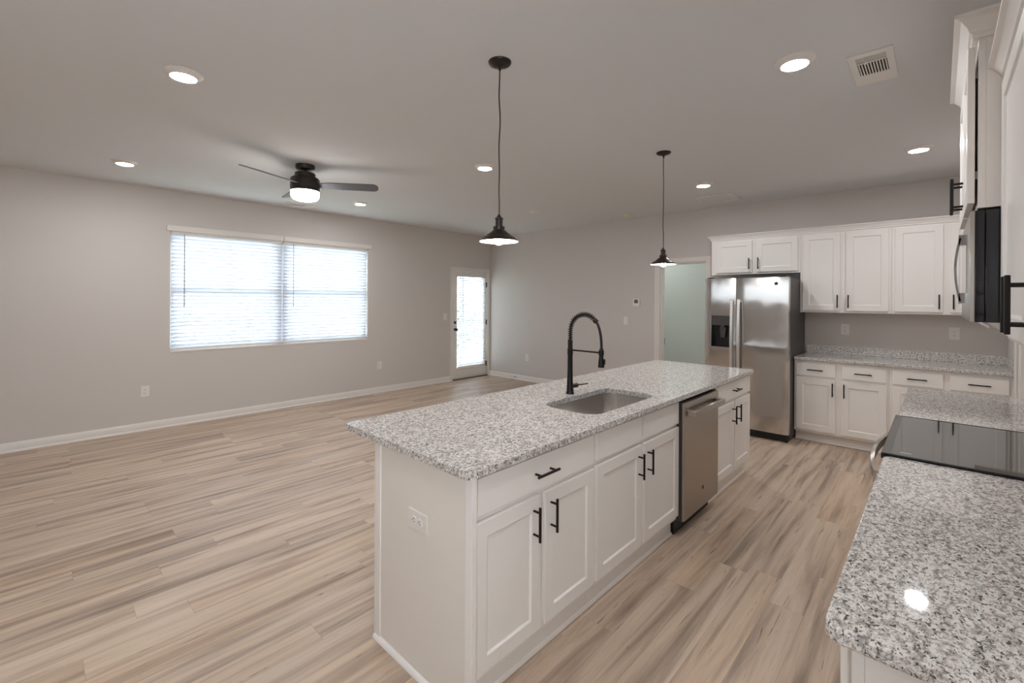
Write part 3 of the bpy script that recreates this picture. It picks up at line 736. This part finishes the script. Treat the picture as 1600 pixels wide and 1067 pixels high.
for xc, par in ((sx_ - 0.037, fd), (sx_ + 0.017 + 0.018, fd2)):
    hh = MB(); pts = []
    for i in range(17):
        u = i / 16; pts.append((xc, -0.032 - 0.022 * math.sin(PI * u), 0.62 + (1.535 - 0.62) * u))
    for i in range(16):
        a, b2 = pts[i], pts[i + 1]
        hh.add([(a[0] - 0.014, a[1], a[2]), (a[0] + 0.014, a[1], a[2]), (a[0] + 0.014, a[1] + 0.016, a[2]), (a[0] - 0.014, a[1] + 0.016, a[2]),
                (b2[0] - 0.014, b2[1], b2[2]), (b2[0] + 0.014, b2[1], b2[2]), (b2[0] + 0.014, b2[1] + 0.016, b2[2]), (b2[0] - 0.014, b2[1] + 0.016, b2[2])],
               [(0, 1, 5, 4), (1, 2, 6, 5), (2, 3, 7, 6), (3, 0, 4, 7)] + ([(0, 3, 2, 1)] if i == 0 else []) + ([(4, 5, 6, 7)] if i == 15 else []))
    for z in (0.625, 1.50): hh.box(xc - 0.012, xc + 0.012, -0.03, 0.012, z, z + 0.03)
    link('handle', hh, BRIGHT, par, label='long stainless bar handle')
monogram_disc((0.758, 0.0008, 1.707), 0.0185, t)
for x0 in (0.03, FWD - 0.09): link('hinge_cover', MB().box(x0, x0 + 0.06, 0.01, 0.1, 1.778, 1.79), DARK, t, bev=0.003)
for xq in (0.05, FWD - 0.03): link('foot', MB().cyl((xq, 0.075, 0), (xq, 0.075, 0.03), 0.016, 12), DARK, t)

# ---- range
t = thing('range', 'black glass-top slide-in range between two granite worktops', 'range', (2.303, 0.157, 0))
RW = 0.817
link('body', MB().box(0.003, RW - 0.003, -0.625, -0.045, 0.0, 0.895), CHARCOAL, t)
ct = MB(); ct.box(0.0, RW, -0.628, 0.004, 0.9145, 0.921); link('cooktop', ct, GLASSB, t, bev=0.002)
rim = MB(); rim.box(-0.004, 0.012, -0.628, 0.008, 0.9142, 0.9235); rim.box(RW - 0.008, RW + 0.003, -0.628, 0.008, 0.9142, 0.9225); rim.box(-0.004, RW + 0.003, -0.02, 0.008, 0.900, 0.9222)
link('cooktop_frame', rim, mat('gloss black trim', rgb(16, 16, 18), 0.15), t, bev=0.003)
link('control_panel', MB().box(0.003, RW - 0.003, -0.045, -0.002, 0.85, 0.9), STEELD, t, bev=0.004)
od = link('oven_door', MB().box(0.003, RW - 0.003, -0.045, -0.004, 0.2, 0.845), STEELD, t, bev=0.004)
link('oven_window', MB().box(0.12, RW - 0.12, -0.004, -0.002, 0.34, 0.66), GLASSB, od)
hh = MB(); pts = []
for i in range(21):
    u = i / 20; pts.append((0.05 + (RW - 0.1) * u, 0.034 + 0.034 * math.sin(PI * u) ** 0.8, 0.815))
for i in range(20):
    a, b2 = pts[i], pts[i + 1]; hz = 0.018
    hh.add([(a[0], a[1], a[2] - hz), (a[0], a[1], a[2] + hz), (a[0], a[1] - 0.014, a[2] + hz), (a[0], a[1] - 0.014, a[2] - hz),
            (b2[0], b2[1], b2[2] - hz), (b2[0], b2[1], b2[2] + hz), (b2[0], b2[1] - 0.014, b2[2] + hz), (b2[0], b2[1] - 0.014, b2[2] - hz)],
           [(0, 1, 5, 4), (1, 2, 6, 5), (2, 3, 7, 6), (3, 0, 4, 7)] + ([(0, 3, 2, 1)] if i == 0 else []) + ([(4, 5, 6, 7)] if i == 19 else []))
for x0 in (0.04, RW - 0.075): hh.box(x0, x0 + 0.035, -0.004, 0.036, 0.785, 0.835)
link('handle', hh, STEELD, od, label='bowed stainless handle')
link('drawer', MB().box(0.003, RW - 0.003, -0.045, -0.004, 0.05, 0.19), STEELD, t, bev=0.004)
lg = MB()
for i, (wq, hq) in enumerate(((3, 3), (2, 1), (3, 2), (2, 3), (2, 2), (3, 3))): lg.box(0.052, 0.052 + 0.011, -0.048 - i * 0.0055 - 0.004, -0.048 - i * 0.0055, 0.9211, 0.9213)
link('printed_logo', lg, mat('pale print', rgb(200, 196, 190), 0.5), t, label='small pale printed mark on the glass')

# ---- microwave
t = thing('microwave', 'black and stainless microwave hung over the range', 'microwave', (3.118, -0.092, 1.445), PI)
MWW = 0.814
link('body', MB().box(0.0, MWW, 0.026, 0.378, 0.0, 0.398), MWBLACK, t, bev=0.002)
md = link('door', MB().box(0.0, MWW, 0.0, 0.025, 0.0, 0.397), MWBLACK, t, bev=0.002)
link('front_trim', MB().box(0.0, MWW, -0.012, 0.0, 0.0, 0.397), STEELD, t, bev=0.002)
link('window', MB().box(0.06, 0.54, -0.0135, -0.012, 0.07, 0.33), GLASSB, md)
hh = MB(); pts = []; xh = 0.575
for i in range(15):
    u = i / 14; pts.append((xh, -0.036 - 0.014 * math.sin(PI * u), 0.075 + 0.25 * u))
for i in range(14):
    a, b2 = pts[i], pts[i + 1]; wv = 0.014
    hh.add([(a[0] - wv, a[1], a[2]), (a[0] + wv, a[1], a[2]), (a[0] + wv, a[1] + 0.008, a[2]), (a[0] - wv, a[1] + 0.008, a[2]),
            (b2[0] - wv, b2[1], b2[2]), (b2[0] + wv, b2[1], b2[2]), (b2[0] + wv, b2[1] + 0.008, b2[2]), (b2[0] - wv, b2[1] + 0.008, b2[2])],
           [(0, 1, 5, 4), (1, 2, 6, 5), (2, 3, 7, 6), (3, 0, 4, 7)])
for z in (0.066, 0.296): hh.box(xh - 0.014, xh + 0.014, -0.037, -0.011, z, z + 0.042)
link('handle', hh, CHROME, md, bev=0.001, label='curved polished handle')
un = MB(); un.prism([(0.03, 0.0), (0.06, -0.024), (0.19, -0.026), (0.36, -0.026), (0.37, 0.0)], 0.03, MWW - 0.0, 'x')
link('underside_grille', un, mat('pale grey filter', rgb(196, 190, 184), 0.5), t)

# ================================================================== LAMPS
gC = 'recessed ceiling lights'
def can(x, y, label):
    t = thing('recessed_light', label, 'ceiling light', (x, y, H), 0, gC)
    link('trim_ring', MB().lathe([(0.096, 0.0), (0.096, -0.004), (0.088, -0.009), (0.068, -0.024), (0.064, -0.025), (0.062, -0.0235)], n=36), PLATE, t, smooth=50)
    link('lens', MB().lathe([(0.0635, -0.0232), (0.05, -0.0252), (0.03, -0.0262), (0, -0.0266)], n=36), LENS, t, smooth=50)
can(0.586, 3.118, 'largest lit recessed ceiling light on the living side, over the open floor in front')
can(0.594, 5.545, 'lit recessed ceiling light close to the window wall, over the bare end of it')
can(2.955, 3.15, 'lit recessed ceiling light seen just beside the cord of the larger pendant')
can(2.974, 5.566, 'small lit recessed ceiling light past the tip of the fan blade')
can(2.76, 0.56, 'largest lit recessed ceiling light on the kitchen side, beside the slotted air vent')
can(5.0, 1.868, 'lit recessed ceiling light in front of the flat ceiling panel near the fridge')
can(5.005, 0.128, 'lit recessed ceiling light close to the cabinet above the microwave')
for x, y in ((0.45, 0.56),):  # added lamp outside the view, gives the room more light
    can(x, y, 'unseen recessed ceiling light added for fill light, out of view')
can(XF + 0.75, 3.75, 'unseen recessed ceiling light added to brighten the hall behind the doorway')  # added lamp hidden by the wall, lights the hall seen through the doorway
can(XF + 0.75, 1.7, 'unseen recessed ceiling light added to brighten the hall behind the fridge wall')  # second added hall lamp, also out of view

def pendant(x, y, label):
    t = thing('pendant_light', label, 'pendant light', (x, y, 1.83), 0, 'pendant lights over the island')
    z = lambda q: q - 1.83
    link('canopy', MB().lathe([(0.0, z(H)), (0.0615, z(H)), (0.0615, z(H - 0.004)), (0.056, z(H - 0.012)), (0.03, z(H - 0.022)), (0.009, z(H - 0.027)), (0.006, z(H - 0.045)), (0, z(H - 0.045))], n=32), BRONZE, t, smooth=50)
    pts = [(0.003 * math.sin(i * 0.9 + x) * min(1, i / 4, (20 - i) / 4), 0.002 * math.sin(i * 0.6), z(H - 0.04) + (z(1.965) - z(H - 0.04)) * i / 20) for i in range(21)]
    link('cord', MB().tube(pts, 0.0034, 8), BRONZE, t, smooth=60)
    link('socket', MB().lathe([(0, z(1.975)), (0.005, z(1.972)), (0.013, z(1.958)), (0.0235, z(1.95)), (0.0235, z(1.945)), (0.0205, z(1.942)), (0.0205, z(1.905)), (0, z(1.905))], n=24), BRONZE, t, smooth=40)
    sh = MB(); sh.lathe([(0.019, z(1.908)), (0.031, z(1.906)), (0.032, z(1.898)), (0.03, z(1.895)), (0.03, z(1.888)), (0.038, z(1.882)), (0.054, z(1.868)), (0.064, z(1.862)), (0.066, z(1.858)), (0.082, z(1.85)), (0.096, z(1.838)), (0.104, z(1.8285)), (0.104, z(1.826)), (0.1022, z(1.8275)), (0.095, z(1.836)), (0.081, z(1.848))], n=48)
    shd = link('shade', sh, BRONZE, t, smooth=50)
    ln = MB(); ln.lathe([(0.1032, z(1.8262)), (0.095, z(1.8355)), (0.081, z(1.8475)), (0.065, z(1.856)), (0.052, z(1.866)), (0.036, z(1.88)), (0.0285, z(1.886)), (0.0, z(1.886))], n=48)
    link('shade_lining', ln, LINING, shd, smooth=50, label='white enamel inside of the shade')
    link('bulb', MB().lathe([(0, z(1.886)), (0.013, z(1.884)), (0.015, z(1.868)), (0.027, z(1.85)), (0.03, z(1.836)), (0.026, z(1.82)), (0.015, z(1.811)), (0, z(1.808))], n=24), BULB, t, smooth=60, label='glowing bulb')
pendant(1.712, 1.713, 'larger looking bronze pendant lamp over the near end of the island')
pendant(3.714, 1.724, 'smaller looking bronze pendant lamp in front of the hall doorway')

# ---- ceiling fan
t = thing('ceiling_fan', 'dark bronze ceiling fan with three blades and a lit drum lamp', 'ceiling fan', (1.785, 4.40, 2.47))
z = lambda q: q - 2.47
link('canopy', MB().lathe([(0, z(H)), (0.086, z(H)), (0.086, z(H - 0.03)), (0.078, z(H - 0.042)), (0.035, z(H - 0.05)), (0, z(H - 0.05))], n=32), BRONZE, t, smooth=40)
link('downrod', MB().cyl((0, 0, z(H - 0.045)), (0, 0, z(2.70)), 0.0135, 14).lathe([(0.03, z(2.722)), (0.03, z(2.708)), (0.0135, z(2.722))], n=20), BRONZE, t, smooth=40)
link('motor_housing', MB().lathe([(0, z(2.712)), (0.082, z(2.712)), (0.092, z(2.705)), (0.092, z(2.668)), (0.12, z(2.662)), (0.13, z(2.65)), (0.13, z(2.562)), (0.126, z(2.558)), (0.13, z(2.553)), (0.13, z(2.535)), (0, z(2.535))], n=48), BRONZE, t, smooth=40)
link('lamp_lens', MB().lathe([(0.126, z(2.535)), (0.126, z(2.505)), (0.121, z(2.482)), (0.106, z(2.462)), (0.07, z(2.45)), (0, z(2.446))], n=48), FANLENS, t, smooth=60, label='lit opal drum lens')
for ang in (-157, -37, 83):
    b = MB(); L0, L1, Wd = 0.125, 0.675, 0.064
    out = [(L0, -Wd * 0.62), (L0 + 0.1, -Wd * 0.9), (L1 - 0.05, -Wd)]
    for kx in range(9):
        a = -PI / 2 + PI * kx / 8; out.append((L1 - 0.05 + 0.05 * math.cos(a), Wd * math.sin(a) if abs(math.sin(a)) < 0.999 else Wd * (1 if math.sin(a) > 0 else -1)))
    out += [(L1 - 0.05, Wd), (L0 + 0.1, Wd * 0.9), (L0, Wd * 0.62)]
    seen = []; [seen.append(q) for q in out if q not in seen]
    b.prism(seen, -0.004, 0.004)
    b.rot(Matrix.Translation((0, 0, z(2.60))) @ Matrix.Rotation(math.radians(ang), 4, 'Z') @ Matrix.Rotation(math.radians(-16), 4, 'X'))
    link('blade', b, BLADE, t)

# ================================================================== WALL AND CEILING FITTINGS
def plate(kind, label, loc, rz, horizontal=False, w=0.079, h=0.124, s=1.0):
    """local frame: plate on the wall plane y=0, facing -y"""
    t = thing('power_outlet' if kind == 'outlet' else 'light_switch', label, 'outlet' if kind == 'outlet' else 'light switch', loc, rz)
    if horizontal: w, h = h, w
    link('cover_plate', MB().box(-w / 2, w / 2, -0.0065, 0, -h / 2, h / 2), PLATE, t, bev=0.003)
    if kind == 'outlet':
        for q in (-0.0195, 0.0195):
            c = (q, 0, 0) if horizontal else (0, 0, q)
            r = MB(); r.lathe([(0, -0.0085), (0.0155, -0.0085), (0.0168, -0.0065)], c, 22, 'y')
            ro = link('receptacle', r, PLATE, t, smooth=30)
            sl = MB()
            for sx2 in (-0.006, 0.006):
                if horizontal: sl.box(c[0] - 0.004, c[0] + 0.004, -0.0089, -0.0083, c[2] + sx2 - 0.0012, c[2] + sx2 + 0.0012)
                else: sl.box(c[0] + sx2 - 0.0012, c[0] + sx2 + 0.0012, -0.0089, -0.0083, c[2] - 0.001, c[2] + 0.008)
            gx = (c[0] - 0.009, c[2]) if horizontal else (c[0], c[2] - 0.008)
            sl.lathe([(0, -0.0089), (0.0026, -0.0089), (0.0026, -0.0083)], (gx[0], 0, gx[1]), 10, 'y')
            link('slots', sl, SLOT, ro)
    else:
        rk = MB(); rk.box(-0.0165, 0.0165, -0.0085, -0.0065, -0.033, 0.033); rk.prism([(-0.0085, -0.03), (-0.0125, 0.03), (-0.0085, 0.03)], -0.015, 0.015, 'x')
        link('rocker', rk, PLATE, t, bev=0.001)
    return t
plate('outlet', 'white duplex outlet low on the window wall, below the wider blind', (0.896, YW, 0.447), 0)
plate('outlet', 'white duplex outlet low on the window wall between window and patio door', (3.882, YW, 0.445), 0)
plate('switch', 'white light switch on the wall beside the patio door knob', (5.222, YW, 1.198), 0)
plate('outlet', 'white duplex outlet low on the wall between patio door and hall doorway', (XF, 5.615, 0.435), -PI / 2)
plate('switch', 'white light switch below the thermostat beside the hall doorway', (XF, 3.558, 1.2), -PI / 2)
plate('outlet', 'white outlet on the backsplash wall nearer the fridge', (XF, 0.78, 1.2), -PI / 2)
plate('outlet', 'white outlet on the backsplash wall nearer the corner', (XF, -0.112, 1.2), -PI / 2)
plate('outlet', 'white sideways outlet on the island end panel', (1.07, 1.518, 0.626), -PI / 2, True)
t = thing('thermostat', 'white square thermostat with a small grey screen on the wall', 'thermostat', (XF, 3.378, 1.488), -PI / 2)
link('case', MB().box(-0.058, 0.058, -0.024, 0, -0.058, 0.058), PLATE, t, bev=0.006)
link('screen', MB().box(-0.03, 0.032, -0.0248, -0.024, -0.012, 0.042), SCREEN, t)
t = thing('door_stop', 'small spring door stop on the baseboard near the patio door', 'door stop', (XF - 0.014, 5.885, 0.05), 0)
hx = [(-0.004 - 0.05 * i / 90, 0.006 * math.cos(i * 0.7), 0.006 * math.sin(i * 0.7)) for i in range(91)]
link('spring', MB().tube(hx, 0.0016, 6), NICKEL, t, smooth=60)
link('rubber_tip', MB().lathe([(0, -0.066), (0.007, -0.066), (0.007, -0.053), (0, -0.053)], n=12, axis='x'), PLATE, t)

# air vents
VENTIN = mat('vent shadow', rgb(58, 54, 52), 0.8)
def register(x0, x1, y0, y1, label, along):
    cx, cy = (x0 + x1) / 2, (y0 + y1) / 2
    t = thing('air_vent', label, 'air vent', (cx, cy, H))
    hx_, hy_ = (x1 - x0) / 2, (y1 - y0) / 2
    ix, iy = hx_ * 0.58, hy_ * 0.66; ox = -hx_ * 0.22
    f = MB()
    f.box(-hx_, ox - ix, -hy_, hy_, -0.007, 0); f.box(ox + ix, hx_, -hy_, hy_, -0.007, 0); f.box(ox - ix, ox + ix, -hy_, -iy, -0.007, 0); f.box(ox - ix, ox + ix, iy, hy_, -0.007, 0)
    sp_ = ox - ix + 0.64 * ix
    f.box(sp_ - 0.006, sp_ + 0.006, -iy, iy, -0.007, 0)
    link('frame', f, PLATE, t, bev=0.002)
    link('duct_shade', MB().box(ox - ix, ox + ix, -iy, iy, -0.0012, -0.0002), VENTIN, t)  # flat dark sheet painted in for the shade behind the louvers
    lv = MB()
    for i in range(6):
        xx = ox - ix + 0.006 + i * (0.62 * ix - 0.012) / 6; lv.box(xx, xx + 0.0042, -iy, iy, -0.0045, -0.0015)
    nv = 10
    for i in range(nv):
        yy = -iy + 2 * iy * (i + 0.5) / nv
        st = len(lv.v); lv.box(sp_ + 0.006, ox + ix, yy - 0.0026, yy + 0.0026, -0.0066, -0.0013)
    link('louvers', lv, PLATE, t)
    lt = MB(); lt.tube([(ox - ix * 0.75, iy * 0.42, -0.008), (ox - ix * 0.78, iy * 0.36, -0.02), (ox - ix * 0.6, iy * 0.34, -0.024)], 0.003, 8); link('damper_lever', lt, PLATE, t)
register(2.905, 3.328, 0.170, 0.357, 'white slotted air vent in the ceiling beside a large recessed light', 'y')
register(2.30, 2.668, 6.18, 6.42, 'small white air vent in the ceiling beside the window wall, under the fan', 'x')
t = thing('ceiling_panel', 'flat white square panel on the ceiling in front of the fridge wall', 'air vent', (5.805, 1.99, H))
p = MB()
for a0, a1, b0, b1 in ((-0.22, 0.22, -0.205, -0.18), (-0.22, 0.22, 0.18, 0.205), (-0.22, -0.195, -0.18, 0.18), (0.195, 0.22, -0.18, 0.18)): p.box(a0, a1, b0, b1, -0.012, 0)
link('frame', p, PLATE, t, bev=0.003)
link('face', MB().box(-0.195, 0.195, -0.18, 0.18, -0.006, 0), CEIL, t)
def detector(x, y, r, hgt, m_, label):
    t = thing('smoke_detector', label, 'smoke detector', (x, y, H))
    link('case', MB().lathe([(0, 0), (r, 0), (r, -hgt * 0.35), (r * 0.86, -hgt * 0.8), (r * 0.6, -hgt), (0, -hgt)], n=28), m_, t, smooth=40)
    link('indicator', MB().lathe([(0, -hgt - 0.002), (0.004, -hgt - 0.0015), (0.005, -hgt)], (r * 0.3, 0, 0), 10), SLOT, t)
detector(4.964, 4.246, 0.075, 0.018, PLATE, 'flat white smoke detector on the ceiling over the living floor')
detector(5.98, 3.32, 0.068, 0.04, YELLOWLIT, 'ivory smoke detector on the ceiling near the hall doorway wall')
